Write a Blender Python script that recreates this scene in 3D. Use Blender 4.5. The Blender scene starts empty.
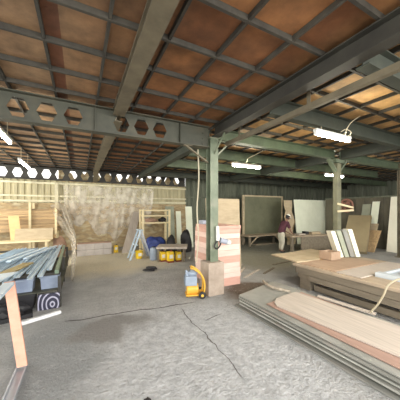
import bpy, bmesh, math, random
from mathutils import Vector, Matrix
random.seed(7)
scn = bpy.context.scene
C = scn.collection
V = Vector
PI = math.pi

# ------------------------------------------------------------------ materials
def mat(name, col, col2=None, rough=0.7, metal=0.0, scale=6.0, stretch=(1,1,1), bump=0.15, bscale=None, rnd=0.0, detail=6.0, dirt=None):
    m = bpy.data.materials.new(name); m.use_nodes = True
    nt = m.node_tree; N = nt.nodes; L = nt.links
    b = N['Principled BSDF']
    b.inputs['Roughness'].default_value = rough
    b.inputs['Metallic'].default_value = metal
    tc = N.new('ShaderNodeTexCoord'); mp = N.new('ShaderNodeMapping')
    mp.inputs['Scale'].default_value = stretch
    L.new(tc.outputs['Object'], mp.inputs['Vector'])
    oi = N.new('ShaderNodeObjectInfo')
    add = N.new('ShaderNodeVectorMath'); add.operation = 'ADD'
    mul = N.new('ShaderNodeVectorMath'); mul.operation = 'SCALE'
    cmb = N.new('ShaderNodeCombineXYZ')
    for i in range(3): L.new(oi.outputs['Random'], cmb.inputs[i])
    L.new(cmb.outputs[0], mul.inputs[0]); mul.inputs['Scale'].default_value = 37.0
    L.new(mp.outputs[0], add.inputs[0]); L.new(mul.outputs[0], add.inputs[1])
    nz = N.new('ShaderNodeTexNoise'); nz.inputs['Scale'].default_value = scale; nz.inputs['Detail'].default_value = detail
    nz.inputs['Roughness'].default_value = 0.62
    L.new(add.outputs[0], nz.inputs['Vector'])
    rp = N.new('ShaderNodeValToRGB')
    col2 = col2 or tuple(c*0.7 for c in col)
    rp.color_ramp.elements[0].position = 0.3; rp.color_ramp.elements[0].color = (*col2, 1)
    rp.color_ramp.elements[1].position = 0.7; rp.color_ramp.elements[1].color = (*col, 1)
    L.new(nz.outputs['Fac'], rp.inputs['Fac'])
    out = rp.outputs['Color']
    if rnd > 0:
        hs = N.new('ShaderNodeHueSaturation')
        mr = N.new('ShaderNodeMapRange'); mr.inputs['To Min'].default_value = 1-rnd; mr.inputs['To Max'].default_value = 1+rnd
        L.new(oi.outputs['Random'], mr.inputs['Value']); L.new(mr.outputs[0], hs.inputs['Value'])
        L.new(out, hs.inputs['Color']); out = hs.outputs['Color']
    if dirt:
        n2 = N.new('ShaderNodeTexNoise'); n2.inputs['Scale'].default_value = 2.2; n2.inputs['Detail'].default_value = 5
        L.new(add.outputs[0], n2.inputs['Vector'])
        r2 = N.new('ShaderNodeMapRange'); r2.inputs['From Min'].default_value = .5; r2.inputs['From Max'].default_value = .75
        L.new(n2.outputs['Fac'], r2.inputs['Value'])
        mx = N.new('ShaderNodeMixRGB'); mx.inputs['Color2'].default_value = (*dirt, 1)
        L.new(r2.outputs[0], mx.inputs['Fac']); L.new(out, mx.inputs['Color1']); out = mx.outputs['Color']
    L.new(out, b.inputs['Base Color'])
    if bump:
        bp = N.new('ShaderNodeBump'); bp.inputs['Strength'].default_value = bump; bp.inputs['Distance'].default_value = 0.02
        nb = N.new('ShaderNodeTexNoise'); nb.inputs['Scale'].default_value = bscale or scale*3; nb.inputs['Detail'].default_value = 5
        L.new(add.outputs[0], nb.inputs['Vector']); L.new(nb.outputs['Fac'], bp.inputs['Height'])
        L.new(bp.outputs[0], b.inputs['Normal'])
    return m

def emit(name, col, s):
    m = bpy.data.materials.new(name); m.use_nodes = True
    b = m.node_tree.nodes['Principled BSDF']
    b.inputs['Base Color'].default_value = (.9,.9,.9,1)
    b.inputs['Emission Color'].default_value = (*col,1); b.inputs['Emission Strength'].default_value = s
    return m

def floor_mat():
    m = bpy.data.materials.new('dusty_concrete'); m.use_nodes = True
    nt = m.node_tree; N = nt.nodes; L = nt.links; b = N['Principled BSDF']; b.inputs['Roughness'].default_value = .92
    tc = N.new('ShaderNodeTexCoord')
    def noise(s, d=6, r=.6, dist=0.0):
        n = N.new('ShaderNodeTexNoise'); n.inputs['Scale'].default_value = s; n.inputs['Detail'].default_value = d
        n.inputs['Roughness'].default_value = r; n.inputs['Distortion'].default_value = dist
        L.new(tc.outputs['Object'], n.inputs['Vector']); return n.outputs['Fac']
    def rng(o, a, c, lo=0.0, hi=1.0):
        r = N.new('ShaderNodeMapRange'); r.interpolation_type = 'SMOOTHSTEP'
        for k, v in zip(('From Min','From Max','To Min','To Max'), (a,c,lo,hi)): r.inputs[k].default_value = v
        L.new(o, r.inputs['Value']); return r.outputs[0]
    def mix(f, a, c, mode='MIX'):
        x = N.new('ShaderNodeMixRGB'); x.blend_type = mode
        if hasattr(f,'links'): L.new(f, x.inputs['Fac'])
        else: x.inputs['Fac'].default_value = f
        for s, v in (('Color1',a),('Color2',c)):
            if isinstance(v, tuple): x.inputs[s].default_value = (*v,1)
            else: L.new(v, x.inputs[s])
        return x.outputs['Color']
    def blob(x, y, rx, ry):
        mp = N.new('ShaderNodeMapping'); mp.vector_type = 'TEXTURE'
        mp.inputs['Location'].default_value = (x,y,0); mp.inputs['Scale'].default_value = (rx,ry,1)
        wn = N.new('ShaderNodeTexNoise'); wn.inputs['Scale'].default_value = 1.6; wn.inputs['Detail'].default_value = 4
        L.new(tc.outputs['Object'], wn.inputs['Vector'])
        off = N.new('ShaderNodeVectorMath'); off.operation = 'MULTIPLY_ADD'
        off.inputs[1].default_value = (.9,.9,0); off.inputs[2].default_value = (-.45,-.45,0)
        L.new(wn.outputs['Color'], off.inputs[0])
        ad = N.new('ShaderNodeVectorMath'); ad.operation = 'ADD'
        L.new(tc.outputs['Object'], ad.inputs[0]); L.new(off.outputs[0], ad.inputs[1])
        L.new(ad.outputs[0], mp.inputs['Vector'])
        ln = N.new('ShaderNodeVectorMath'); ln.operation = 'LENGTH'; L.new(mp.outputs[0], ln.inputs[0])
        return rng(ln.outputs['Value'], .55, 1.1, 1, 0)
    base = mix(rng(noise(2.3,7,.65), .3,.7), (.50,.505,.49), (.66,.66,.64))
    base = mix(blob(1.3,2.2,1.5,1.7), base, mix(rng(noise(9,6,.7),.3,.7),(.56,.57,.57),(.84,.85,.85)))   # pale powdery dust
    base = mix(blob(.9,7.9,2.3,2.2), base, (.94,.85,.64))                                             # sawdust
    base = mix(blob(-.25,3.0,.55,1.2), base, (.42,.435,.435))
    base = mix(blob(3.1,3.75,.75,.5), base, (.22,.17,.12))  # brownish dirt by the stacks, with their shadow put into the colour
    base = mix(blob(5.2,6.3,1.8,2.2), base, (.42,.40,.30))
    base = mix(blob(8.5,8.0,3.5,3), base, (.22,.22,.17))
    base = mix(rng(noise(26,8,.75),.56,.70,0,.55), base, (.22,.215,.21))
    base = mix(rng(noise(70,3,.6),.60,.68,0,.8), base, (.75,.74,.72))
    mpx = N.new('ShaderNodeMapping'); mpx.inputs['Rotation'].default_value = (0,0,.5); mpx.inputs['Scale'].default_value = (1,2.2,1); L.new(tc.outputs['Object'], mpx.inputs['Vector'])
    def noise2(s_, d_, r_):
        n = N.new('ShaderNodeTexNoise'); n.inputs['Scale'].default_value = s_; n.inputs['Detail'].default_value = d_; n.inputs['Roughness'].default_value = r_; n.inputs['Distortion'].default_value = .6
        L.new(mpx.outputs[0], n.inputs['Vector']); return n.outputs['Fac']
    base = mix(rng(noise2(11,7,.7),.56,.68,0,.30), base, (.32,.315,.305))
    base = mix(rng(noise2(6,8,.72),.56,.70,0,.5), base, (.80,.80,.78))
    def line(p, q, wd, wob=.10):
        d = V((q[0]-p[0], q[1]-p[1], 0)); ln = d.length; d.normalize(); nn = V((-d.y, d.x, 0))
        wn = N.new('ShaderNodeTexNoise'); wn.inputs['Scale'].default_value = 2.5; wn.inputs['Detail'].default_value = 6
        L.new(tc.outputs['Object'], wn.inputs['Vector'])
        def dot(v):
            sub = N.new('ShaderNodeVectorMath'); sub.operation = 'SUBTRACT'; sub.inputs[1].default_value = (p[0],p[1],0); L.new(tc.outputs['Object'], sub.inputs[0])
            dt = N.new('ShaderNodeVectorMath'); dt.operation = 'DOT_PRODUCT'; dt.inputs[1].default_value = v; L.new(sub.outputs[0], dt.inputs[0]); return dt.outputs['Value']
        def math_(op, a, c):
            k = N.new('ShaderNodeMath'); k.operation = op
            for i,v in enumerate((a,c)):
                if v is None: continue
                if hasattr(v,'links'): L.new(v,k.inputs[i])
                else: k.inputs[i].default_value = v
            return k.outputs[0]
        across = math_('ABSOLUTE', math_('ADD', dot(nn), math_('MULTIPLY', math_('SUBTRACT', wn.outputs['Fac'], .5), wob*2)), None)
        al = dot(d)
        return math_('MULTIPLY', rng(across, wd*.4, wd, 1, 0), math_('MULTIPLY', rng(al,0,.15), rng(al,ln-.15,ln,1,0)))
    base = mix(blob(.35,3.35,.75,.30), base, (.36,.345,.325))
    for p,q,wd in (((-.25,3.85),(1.82,3.62),.022),((1.45,3.55),(1.40,1.72),.010),((1.55,2.95),(1.98,3.05),.016)):
        base = mix(line(p,q,wd), base, (.16,.15,.14))
    L.new(base, b.inputs['Base Color'])
    bp = N.new('ShaderNodeBump'); bp.inputs['Strength'].default_value = 1.0; bp.inputs['Distance'].default_value = .11
    ma = N.new('ShaderNodeMath'); ma.operation = 'ADD'
    L.new(noise(7,8,.65,.5), ma.inputs[0]); L.new(rng(noise(24,6,.7),.3,.7,0,.45), ma.inputs[1])
    L.new(ma.outputs[0], bp.inputs['Height']); L.new(bp.outputs[0], b.inputs['Normal'])
    return m

def ceil_mat():
    m = bpy.data.materials.new('stained_plywood_panels'); m.use_nodes = True
    nt = m.node_tree; N = nt.nodes; L = nt.links; b = N['Principled BSDF']; b.inputs['Roughness'].default_value = .75
    tc = N.new('ShaderNodeTexCoord'); mp = N.new('ShaderNodeMapping')
    mp.inputs['Location'].default_value = (-.22/.52, -2.07/.52, 0); mp.inputs['Scale'].default_value = (1/.52,1/.52,0)
    L.new(tc.outputs['Object'], mp.inputs['Vector'])
    fl = N.new('ShaderNodeVectorMath'); fl.operation = 'FLOOR'; L.new(mp.outputs[0], fl.inputs[0])
    wn = N.new('ShaderNodeTexWhiteNoise'); L.new(fl.outputs[0], wn.inputs['Vector'])
    rp = N.new('ShaderNodeValToRGB'); e = rp.color_ramp.elements
    e[0].color = (.145,.055,.02,1); e[1].color = (.285,.125,.045,1)
    L.new(wn.outputs['Value'], rp.inputs['Fac'])
    # left part of the shed has yellower, greyer sheets
    sx = N.new('ShaderNodeSeparateXYZ'); L.new(tc.outputs['Object'], sx.inputs[0])
    lf = N.new('ShaderNodeMapRange'); lf.inputs['From Min'].default_value = .9; lf.inputs['From Max'].default_value = -.3
    L.new(sx.outputs['X'], lf.inputs['Value'])
    m1 = N.new('ShaderNodeMixRGB'); m1.inputs['Color2'].default_value = (.35,.235,.13,1)
    f1 = N.new('ShaderNodeMath'); f1.operation = 'MULTIPLY'; f1.inputs[1].default_value = .6; L.new(lf.outputs[0], f1.inputs[0])
    L.new(f1.outputs[0], m1.inputs['Fac']); L.new(rp.outputs['Color'], m1.inputs['Color1'])
    rt = N.new('ShaderNodeMapRange'); rt.inputs['From Min'].default_value = 2.0; rt.inputs['From Max'].default_value = 3.0
    L.new(sx.outputs['X'], rt.inputs['Value'])
    m2 = N.new('ShaderNodeMixRGB'); m2.inputs['Color2'].default_value = (.50,.31,.12,1)
    f2 = N.new('ShaderNodeMath'); f2.operation = 'MULTIPLY'; f2.inputs[1].default_value = .7; L.new(rt.outputs[0], f2.inputs[0])
    L.new(f2.outputs[0], m2.inputs['Fac']); L.new(m1.outputs['Color'], m2.inputs['Color1'])
    # darker strips of sheet between the left battens
    st = N.new('ShaderNodeMath'); st.operation = 'COMPARE'; st.inputs[1].default_value = -.225; st.inputs[2].default_value = .065; L.new(sx.outputs['X'], st.inputs[0])
    m3 = N.new('ShaderNodeMixRGB'); m3.inputs['Color2'].default_value = (.17,.065,.03,1); L.new(st.outputs[0], m3.inputs['Fac']); L.new(m2.outputs['Color'], m3.inputs['Color1'])
    m2 = m3
    # stains
    n = N.new('ShaderNodeTexNoise'); n.inputs['Scale'].default_value = 3.5; n.inputs['Detail'].default_value = 7; n.inputs['Roughness'].default_value = .65
    L.new(tc.outputs['Object'], n.inputs['Vector'])
    r = N.new('ShaderNodeMapRange'); r.inputs['From Min'].default_value = .3; r.inputs['From Max'].default_value = .7
    r.inputs['To Min'].default_value = .5; r.inputs['To Max'].default_value = 1.3; L.new(n.outputs['Fac'], r.inputs['Value'])
    hs = N.new('ShaderNodeHueSaturation'); L.new(r.outputs[0], hs.inputs['Value']); L.new(m2.outputs['Color'], hs.inputs['Color'])
    L.new(hs.outputs['Color'], b.inputs['Base Color'])
    return m

def swirl_mat():
    m = bpy.data.materials.new('swirl_print'); m.use_nodes = True
    nt = m.node_tree; N = nt.nodes; L = nt.links; b = N['Principled BSDF']; b.inputs['Roughness'].default_value = .35
    tc = N.new('ShaderNodeTexCoord'); mp = N.new('ShaderNodeMapping'); mp.inputs['Location'].default_value = (-.06,0,-.06)
    mp.inputs['Scale'].default_value = (1.25,0,.85)
    L.new(tc.outputs['Object'], mp.inputs['Vector'])
    w = N.new('ShaderNodeTexWave'); w.wave_type = 'RINGS'; w.rings_direction = 'SPHERICAL'
    w.inputs['Scale'].default_value = 4.6; w.inputs['Distortion'].default_value = 1.8; w.inputs['Detail'].default_value = 2; w.inputs['Detail Scale'].default_value = 1.0
    L.new(mp.outputs[0], w.inputs['Vector'])
    rp = N.new('ShaderNodeValToRGB'); e = rp.color_ramp.elements
    e[0].position = .62; e[0].color = (.035,.035,.06,1); e[1].position = .9; e[1].color = (.42,.42,.52,1)
    L.new(w.outputs['Fac'], rp.inputs['Fac']); L.new(rp.outputs['Color'], b.inputs['Base Color'])
    return m

def plastic_mat():
    m = bpy.data.materials.new('translucent_sheet'); m.use_nodes = True
    nt = m.node_tree; N = nt.nodes; L = nt.links; b = N['Principled BSDF']
    b.inputs['Base Color'].default_value = (.80,.74,.62,1); b.inputs['Roughness'].default_value = .35
    n = N.new('ShaderNodeTexNoise'); n.inputs['Scale'].default_value = 3; n.inputs['Detail'].default_value = 6
    tc = N.new('ShaderNodeTexCoord'); L.new(tc.outputs['Object'], n.inputs['Vector'])
    r = N.new('ShaderNodeMapRange'); r.inputs['From Min'].default_value=.35; r.inputs['From Max'].default_value=.65
    r.inputs['To Min'].default_value=.12; r.inputs['To Max'].default_value=.62
    L.new(n.outputs['Fac'], r.inputs['Value']); L.new(r.outputs[0], b.inputs['Alpha'])
    return m

M = dict(
 floor=floor_mat(), ceil=ceil_mat(), swirl=swirl_mat(), sheet=plastic_mat(),
 batten=mat('weathered_batten',(.055,.05,.038),(.025,.022,.017),scale=8,rnd=.25),
 wallcream=mat('cream_corrugated',(.54,.49,.31),(.33,.295,.18),scale=1.4,stretch=(3,3,.4),bump=.05),
 girt=mat('cream_rail',(.80,.75,.53),(.52,.48,.33),scale=3,bump=.05),
 clad=mat('tan_wall_boards',(.54,.41,.22),(.25,.18,.10),scale=3.2,stretch=(1.5,1,3.5),bump=.3,dirt=(.56,.51,.34)),
 wallgreen=mat('green_grey_corrugated',(.185,.20,.145),(.075,.085,.06),scale=1.2,stretch=(3,3,.5),bump=.08),
 lowwall=mat('brown_dado_boards',(.14,.125,.085),(.075,.07,.05),scale=2,stretch=(2,2,1)),
 steelgrey=mat('grey_green_paint',(.075,.076,.052),(.04,.042,.03),scale=3.5,rough=.6,bump=.08,dirt=(.105,.095,.062)),
 steeldark=mat('dark_steel',(.045,.043,.033),(.024,.022,.018),scale=4,rough=.6,bump=.08),
 steelgreen=mat('green_paint',(.18,.215,.145),(.10,.125,.08),scale=4,rough=.5,bump=.08,dirt=(.26,.26,.20)),
 joist=mat('dark_green_joist',(.052,.06,.042),(.028,.033,.024),scale=4,rough=.6,bump=.08),
 joistgreen=mat('dull_green_joist',(.105,.14,.08),(.06,.08,.048),scale=4,rough=.55,bump=.08),
 olive=mat('olive_panel',(.20,.205,.13),(.13,.135,.085),scale=1.6,bump=.05),
 steelpale=mat('dusty_pale_steel',(.17,.142,.09),(.09,.075,.048),scale=4,rough=.6,bump=.08),
 post=mat('green_brown_post',(.22,.215,.13),(.125,.125,.08),scale=4,rough=.6,bump=.08),
 conc=mat('brown_concrete',(.45,.37,.30),(.29,.235,.185),scale=5,rough=.95,bump=.4),
 block=mat('grey_block',(.50,.46,.43),(.38,.35,.32),scale=5,rough=.95,bump=.3),
 pinkA=mat('pale_pink_board',(.76,.585,.51),(.66,.47,.40),scale=3,stretch=(1,1,6),rnd=.08,bump=.15),
 pinkB=mat('salmon_board',(.62,.375,.30),(.51,.29,.23),scale=3,stretch=(1,1,6),rnd=.08,bump=.15),
 tan=mat('tan_plywood',(.52,.43,.29),(.39,.31,.20),scale=3,stretch=(1,1,4),rnd=.1),
 orange=mat('orange_board',(.76,.50,.25),(.62,.40,.19),scale=3),
 lumber=mat('tan_lumber',(.52,.37,.20),(.27,.18,.09),scale=4,stretch=(.6,4,6),rnd=.3),
 paleyel=mat('pale_yellow_wood',(.76,.66,.42),(.60,.50,.30),scale=4,stretch=(1,4,4),rnd=.1),
 cream=mat('cream_board',(.88,.86,.72),(.76,.74,.60),scale=2,rnd=.06,bump=.05),
 greenboard=mat('grey_green_board',(.36,.38,.29),(.25,.27,.20),scale=3,rnd=.15),
 palegreen=mat('pale_green_board',(.88,.92,.76),(.76,.80,.64),scale=2,rnd=.05,bump=.05),
 brownboard=mat('khaki_board',(.33,.27,.155),(.26,.21,.12),scale=2,bump=.05),
 bench=mat('old_bench_wood',(.25,.21,.15),(.15,.125,.09),scale=4,stretch=(3,.6,3),bump=.2),
 benchtop=mat('worn_bench_top',(.44,.35,.25),(.31,.25,.18),scale=4,stretch=(3,.6,3),bump=.1),
 benchred=mat('reddish_board',(.45,.32,.22),(.34,.235,.16),scale=4,stretch=(4,.7,1),bump=.06),
 palewood=mat('pale_wood_sheet',(.55,.485,.415),(.36,.315,.27),scale=4,stretch=(7,.35,1),bump=.06,dirt=(.49,.44,.385)),
 sheetgrey=mat('grey_green_sheet',(.36,.36,.325),(.22,.225,.20),scale=2.5,rnd=.3,bump=.06,dirt=(.27,.25,.22)),
 redbrown=mat('red_brown_sheet',(.40,.265,.21),(.28,.18,.14),scale=2.5,stretch=(4,.5,1),bump=.06),
 alu=mat('pale_blue_metal',(.60,.72,.82),(.44,.55,.64),scale=3,rough=.4,metal=.0,rnd=.12,bump=.03),
 greenmetal=mat('green_metal',(.20,.28,.20),(.14,.2,.14),scale=3,rough=.4,metal=.2,bump=.03),
 mustard=mat('mustard_board',(.36,.29,.13),(.24,.19,.09),scale=4),
 bin=mat('blue_grey_bin',(.30,.36,.46),(.18,.22,.31),scale=3,rough=.4,bump=.03),
 black=mat('black_stuff',(.025,.025,.028),(.012,.012,.014),scale=4,rough=.6),
 white=mat('white_bar',(.80,.81,.82),(.70,.71,.72),scale=3,rough=.4,bump=.02),
 salmon=mat('salmon_post',(.80,.44,.32),(.68,.34,.24),scale=6,stretch=(1,1,2),bump=.1),
 greymetal=mat('grey_channel',(.46,.49,.53),(.36,.39,.43),scale=4,rough=.4,metal=.3,bump=.03),
 yellow=mat('yellow_plastic',(.85,.60,.03),(.72,.48,.02),scale=4,rough=.4,bump=.02),
 amber=mat('amber_paint',(.80,.46,.06),(.62,.34,.04),scale=6,rough=.5,bump=.05),
 darkred=mat('dark_red_plastic',(.25,.04,.03),(.16,.03,.02),scale=4,rough=.5),
 label=mat('white_label',(.82,.82,.78),(.72,.72,.68),scale=3,bump=0),
 blue=mat('blue_tarp',(.035,.07,.30),(.02,.035,.15),scale=5,rough=.5,bump=.2),
 engine=mat('blue_grey_casing',(.30,.36,.44),(.20,.25,.32),scale=5,rough=.5,bump=.1),
 rubber=mat('dark_rubber',(.03,.03,.03),(.02,.02,.02),scale=5,rough=.8),
 canvas=mat('brown_canvas',(.40,.26,.19),(.27,.17,.12),scale=5,rough=.9,bump=.3),
 tubecap=mat('white_enamel',(.75,.76,.72),(.65,.66,.62),scale=3,rough=.4,bump=0),
 cable=mat('pale_cable',(.55,.50,.36),(.45,.40,.28),scale=3,bump=0),
 toolbody=mat('pale_tool_casing',(.70,.72,.68),(.58,.60,.56),scale=3,rough=.4,bump=0),
 toolgrey=mat('blue_grey_tool',(.40,.43,.50),(.30,.33,.40),scale=3,rough=.4,bump=0),
 fanred=mat('rusty_red',(.42,.20,.14),(.26,.12,.09),scale=5,rough=.6),
 tray=mat('pale_grey_tray',(.52,.57,.60),(.42,.47,.50),scale=3,rough=.5,bump=.03),
 skin=mat('skin',(.30,.17,.11),(.25,.14,.09),scale=6,rough=.55,bump=.02),
 shirt=mat('maroon_shirt',(.10,.03,.045),(.06,.02,.03),scale=8,rough=.9),
 trouser=mat('pale_trousers',(.52,.50,.40),(.40,.38,.30),scale=6,rough=.9),
 capcloth=mat('white_cap',(.80,.80,.74),(.68,.68,.62),scale=6,rough=.9),
 twig=mat('grey_bark',(.50,.44,.35),(.24,.20,.15),scale=14,bump=.5),
 tube=emit('fluorescent_tube',(1.0,.94,.76),150.0), tubeleft=emit('fluorescent_tube_left',(1.0,.95,.76),75.0),
)

# ------------------------------------------------------------------ mesh helpers
def B(): return bmesh.new()
def slab(bm, o, a, b, c):
    """parallelepiped from corner o along vectors a, b, c"""
    o,a,b,c = V(o),V(a),V(b),V(c)
    if a.cross(b).dot(c) < 0: a,b = b,a
    v = [bm.verts.new(p) for p in (o,o+a,o+a+b,o+b,o+c,o+a+c,o+a+b+c,o+b+c)]
    for f in ((3,2,1,0),(4,5,6,7),(0,1,5,4),(1,2,6,5),(2,3,7,6),(3,0,4,7)): bm.faces.new([v[i] for i in f])
    return bm
def box(bm, x0,x1,y0,y1,z0,z1):
    return slab(bm,(x0,y0,z0),(x1-x0,0,0),(0,y1-y0,0),(0,0,z1-z0))
def cyl(bm, p, q, r, r2=None, n=14, caps=True):
    p,q = V(p),V(q); r2 = r if r2 is None else r2
    d = (q-p).normalized(); u = d.orthogonal().normalized(); w = d.cross(u)
    A = [bm.verts.new(p+(u*math.cos(t)+w*math.sin(t))*r) for t in [2*PI*i/n for i in range(n)]]
    D = [bm.verts.new(q+(u*math.cos(t)+w*math.sin(t))*r2) for t in [2*PI*i/n for i in range(n)]]
    for i in range(n): bm.faces.new((A[i],A[(i+1)%n],D[(i+1)%n],D[i]))
    if caps: bm.faces.new(A[::-1]); bm.faces.new(D)
    return bm
def lathe(bm, prof, c=(0,0,0), n=20):
    c = V(c); rings = []
    for r,z in prof: rings.append([bm.verts.new(c+V((r*math.cos(2*PI*i/n), r*math.sin(2*PI*i/n), z))) for i in range(n)])
    for a,b in zip(rings,rings[1:]):
        for i in range(n): bm.faces.new((a[i],a[(i+1)%n],b[(i+1)%n],b[i]))
    bm.faces.new(rings[0][::-1]); bm.faces.new(rings[-1])
    return bm
def pipe(bm, pts, r, n=8, sm=4):
    P = [V(p) for p in pts]
    if sm > 1 and len(P) > 2:
        Q = []
        for i in range(len(P)-1):
            p0 = P[max(i-1,0)]; p1 = P[i]; p2 = P[i+1]; p3 = P[min(i+2,len(P)-1)]
            for k in range(sm):
                t = k/sm
                Q.append(.5*((2*p1)+(p2-p0)*t+(2*p0-5*p1+4*p2-p3)*t*t+(3*p1-p0-3*p2+p3)*t**3))
        P = Q+[P[-1]]
    rings = []; u = None
    for i,p in enumerate(P):
        d = (P[min(i+1,len(P)-1)]-P[max(i-1,0)]).normalized()
        u = d.orthogonal().normalized() if u is None else (u-d*u.dot(d)).normalized()
        w = d.cross(u)
        rings.append([bm.verts.new(p+(u*math.cos(2*PI*k/n)+w*math.sin(2*PI*k/n))*r) for k in range(n)])
    for a,b in zip(rings,rings[1:]):
        for i in range(n): bm.faces.new((a[i],a[(i+1)%n],b[(i+1)%n],b[i]))
    bm.faces.new(rings[0][::-1]); bm.faces.new(rings[-1])
    return bm
def lump(bm, c, r, seed=0, amp=.25, sub=3, flat=True):
    """soft crumpled heap sitting on its base plane"""
    rnd = random.Random(seed)
    ph = [(rnd.uniform(2,6),rnd.uniform(2,6),rnd.uniform(2,6),rnd.uniform(0,6)) for _ in range(6)]
    g = bmesh.ops.create_icosphere(bm, subdivisions=sub, radius=1.0)
    for v in g['verts']:
        d = v.co.copy()
        s = 1+amp*sum(math.sin(a*d.x+b*d.y+cc*d.z+e) for a,b,cc,e in ph)/3
        p = V((d.x*s*r[0], d.y*s*r[1], d.z*s*r[2]))
        if flat: p.z = max(p.z, -r[2]*.55)+r[2]*.55
        v.co = p+V(c)
    return bm
def ibeam(bm, axis, lo, hi, c, z0, z1, w, tf=.014, tw=.010):
    """I section from lo to hi along axis 'x' or 'y', centred on c across"""
    h = w/2
    for a,b,x0,x1 in ((z0,z0+tf,c-h,c+h),(z1-tf,z1,c-h,c+h),(z0+tf,z1-tf,c-tw/2,c+tw/2)):
        if axis=='y': box(bm,x0,x1,lo,hi,a,b)
        else: box(bm,lo,hi,x0,x1,a,b)
    return bm

# ------------------------------------------------------------------ object helpers
def link(name, bm, m, smooth=False, bevel=0.0):
    me = bpy.data.meshes.new(name)
    bmesh.ops.recalc_face_normals(bm, faces=bm.faces[:])
    bm.to_mesh(me); bm.free(); me.materials.append(M[m] if isinstance(m,str) else m)
    o = bpy.data.objects.new(name, me); C.objects.link(o)
    if smooth:
        for p in me.polygons: p.use_smooth = True
    if bevel:
        md = o.modifiers.new('bevel','BEVEL'); md.width = bevel; md.segments = 2; md.limit_method = 'ANGLE'
    return o
def tag(o, label=None, cat=None, group=None, kind=None):
    for k,v in (('label',label),('category',cat),('group',group),('kind',kind)):
        if v: o[k] = v
    return o
def recentre(o):
    vs = [v.co for v in o.data.vertices]
    c = V(((min(v.x for v in vs)+max(v.x for v in vs))/2,(min(v.y for v in vs)+max(v.y for v in vs))/2,min(v.z for v in vs)))
    o.data.transform(Matrix.Translation(-c)); o.location = o.location + c
def solo(name, bm, m, label, cat, group=None, kind=None, **k):
    o = link(name,bm,m,**k); recentre(o); return tag(o,label,cat,group,kind)
def thing(name, label, cat, loc=(0,0,0), rz=0, group=None):
    o = bpy.data.objects.new(name,None); C.objects.link(o); o.location = loc; o.rotation_euler = (0,0,rz); o.empty_display_size=.1
    return tag(o,label,cat,group)
def part(name, bm, m, parent, world=False, label=None, **k):
    """a part whose mesh is in its parent's frame (or in world coordinates with world=True)"""
    o = link(name,bm,m,**k); o.parent = parent
    if world:
        p = parent; off = V((0,0,0))
        while p: off += V(p.location); p = p.parent
        o.data.transform(Matrix.Translation(-off))
    if label: o['label'] = label
    return o
def struct(name, bm, m, parent=None, **k):
    o = link(name,bm,m,**k)
    if parent: o.parent = parent
    else: o['kind'] = 'structure'
    return o
def dup(root, loc, rz=None, label=None, group=None):
    r = root.copy(); C.objects.link(r); r.location = loc
    if rz is not None: r.rotation_euler = (0,0,rz)
    if label: r['label'] = label
    if group: r['group'] = group
    for ch in list(root.children):
        c = ch.copy(); C.objects.link(c); c.parent = r
        for g in list(ch.children):
            d = g.copy(); C.objects.link(d); d.parent = c
    return r

# ------------------------------------------------------------------ the setting
XL, XR, YF, YB = -5.0, 15.3, -1.6, 10.5
ZC = 3.235
bm = B(); box(bm,XL-1,XR+.1,YF-3,YB+1,-.12,0); struct('floor',bm,'floor')
bm = B(); box(bm,XL,XR+.1,YF,YB+.1,ZC,ZC+.03); ceil = struct('ceiling',bm,'ceil')
x = .22-.52*10
while x < XR:
    if x > XL:
        bm = B(); box(bm,x-.013,x+.013,YF,YB,ZC-.05,ZC-.001); struct('batten',bm,'batten',ceil)
    x += .52
y = 2.07-.52*7
while y < YB:
    if y > YF+.05:
        bm = B(); box(bm,XL,XR,y-.014,y+.014,ZC-.055,ZC-.0505); box(bm,XL,XR,y-.014,y+.014,ZC-.05,ZC-.001); struct('batten',bm,'batten',ceil)
    y += .52

def corrugated(bm, p0, p1, z0, z1, nrm, pitch=.2, depth=.035):
    p0,p1,n = V(p0),V(p1),V(nrm); L_ = (p1-p0).length; d = (p1-p0)/L_
    prof=[]; s=0
    while s < L_:
        for t,h in ((0,0),(.3,0),(.42,1),(.88,1)):
            if s+t*pitch <= L_: prof.append((s+t*pitch,h*depth))
        s += pitch
    prof.append((L_,0))
    lo = [bm.verts.new(p0+d*a+n*h+V((0,0,z0))) for a,h in prof]; hi = [bm.verts.new(p0+d*a+n*h+V((0,0,z1))) for a,h in prof]
    for i in range(len(lo)-1): bm.faces.new((lo[i],lo[i+1],hi[i+1],hi[i]))
    return bm
# back wall: pale sheeting at the left, green-grey further right
bm = B(); corrugated(bm,(XL,YB,0),(4.6,YB,0),0,2.76,(0,-1,0)); wb = struct('wall_back',bm,'wallcream')
for z,h in ((2.58,.07),(2.10,.06),(1.90,.08)):
    bm = B(); box(bm,XL,4.6,YB-.10,YB-.036,z,z+h); struct('girt',bm,'girt',wb,bevel=.006)
bm = B(); box(bm,-.86,-.75,YB-.14,YB-.101,1.86,2.62); struct('rail_post',bm,'girt',wb)
for i in range(8):
    x0 = XL+i*1.2
    bm = B(); box(bm,x0+.004,x0+1.196,YB-.085,YB-.04,0.02,1.86); struct('cladding_board',bm,'clad',wb)
bm = B(); corrugated(bm,(4.6,YB,0),(XR,YB,0),0,ZC,(0,-1,0),pitch=.28,depth=.05); wb2 = struct('wall_rear',bm,'wallgreen')
for z,h in ((2.2,.07),(1.15,.07)):
    bm = B(); box(bm,4.6,XR-.06,YB-.12,YB-.051,z,z+h); struct('girt',bm,'wallgreen',wb2)
bm = B(); corrugated(bm,(XR,YB,0),(XR,YF,0),0,ZC,(-1,0,0),pitch=.28,depth=.05); wr = struct('wall_right',bm,'wallgreen')
for z in (2.2,1.15):
    bm = B(); box(bm,XR-.12,XR-.051,YF,YB-.13,z,z+.07); struct('girt',bm,'wallgreen',wr)

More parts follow.
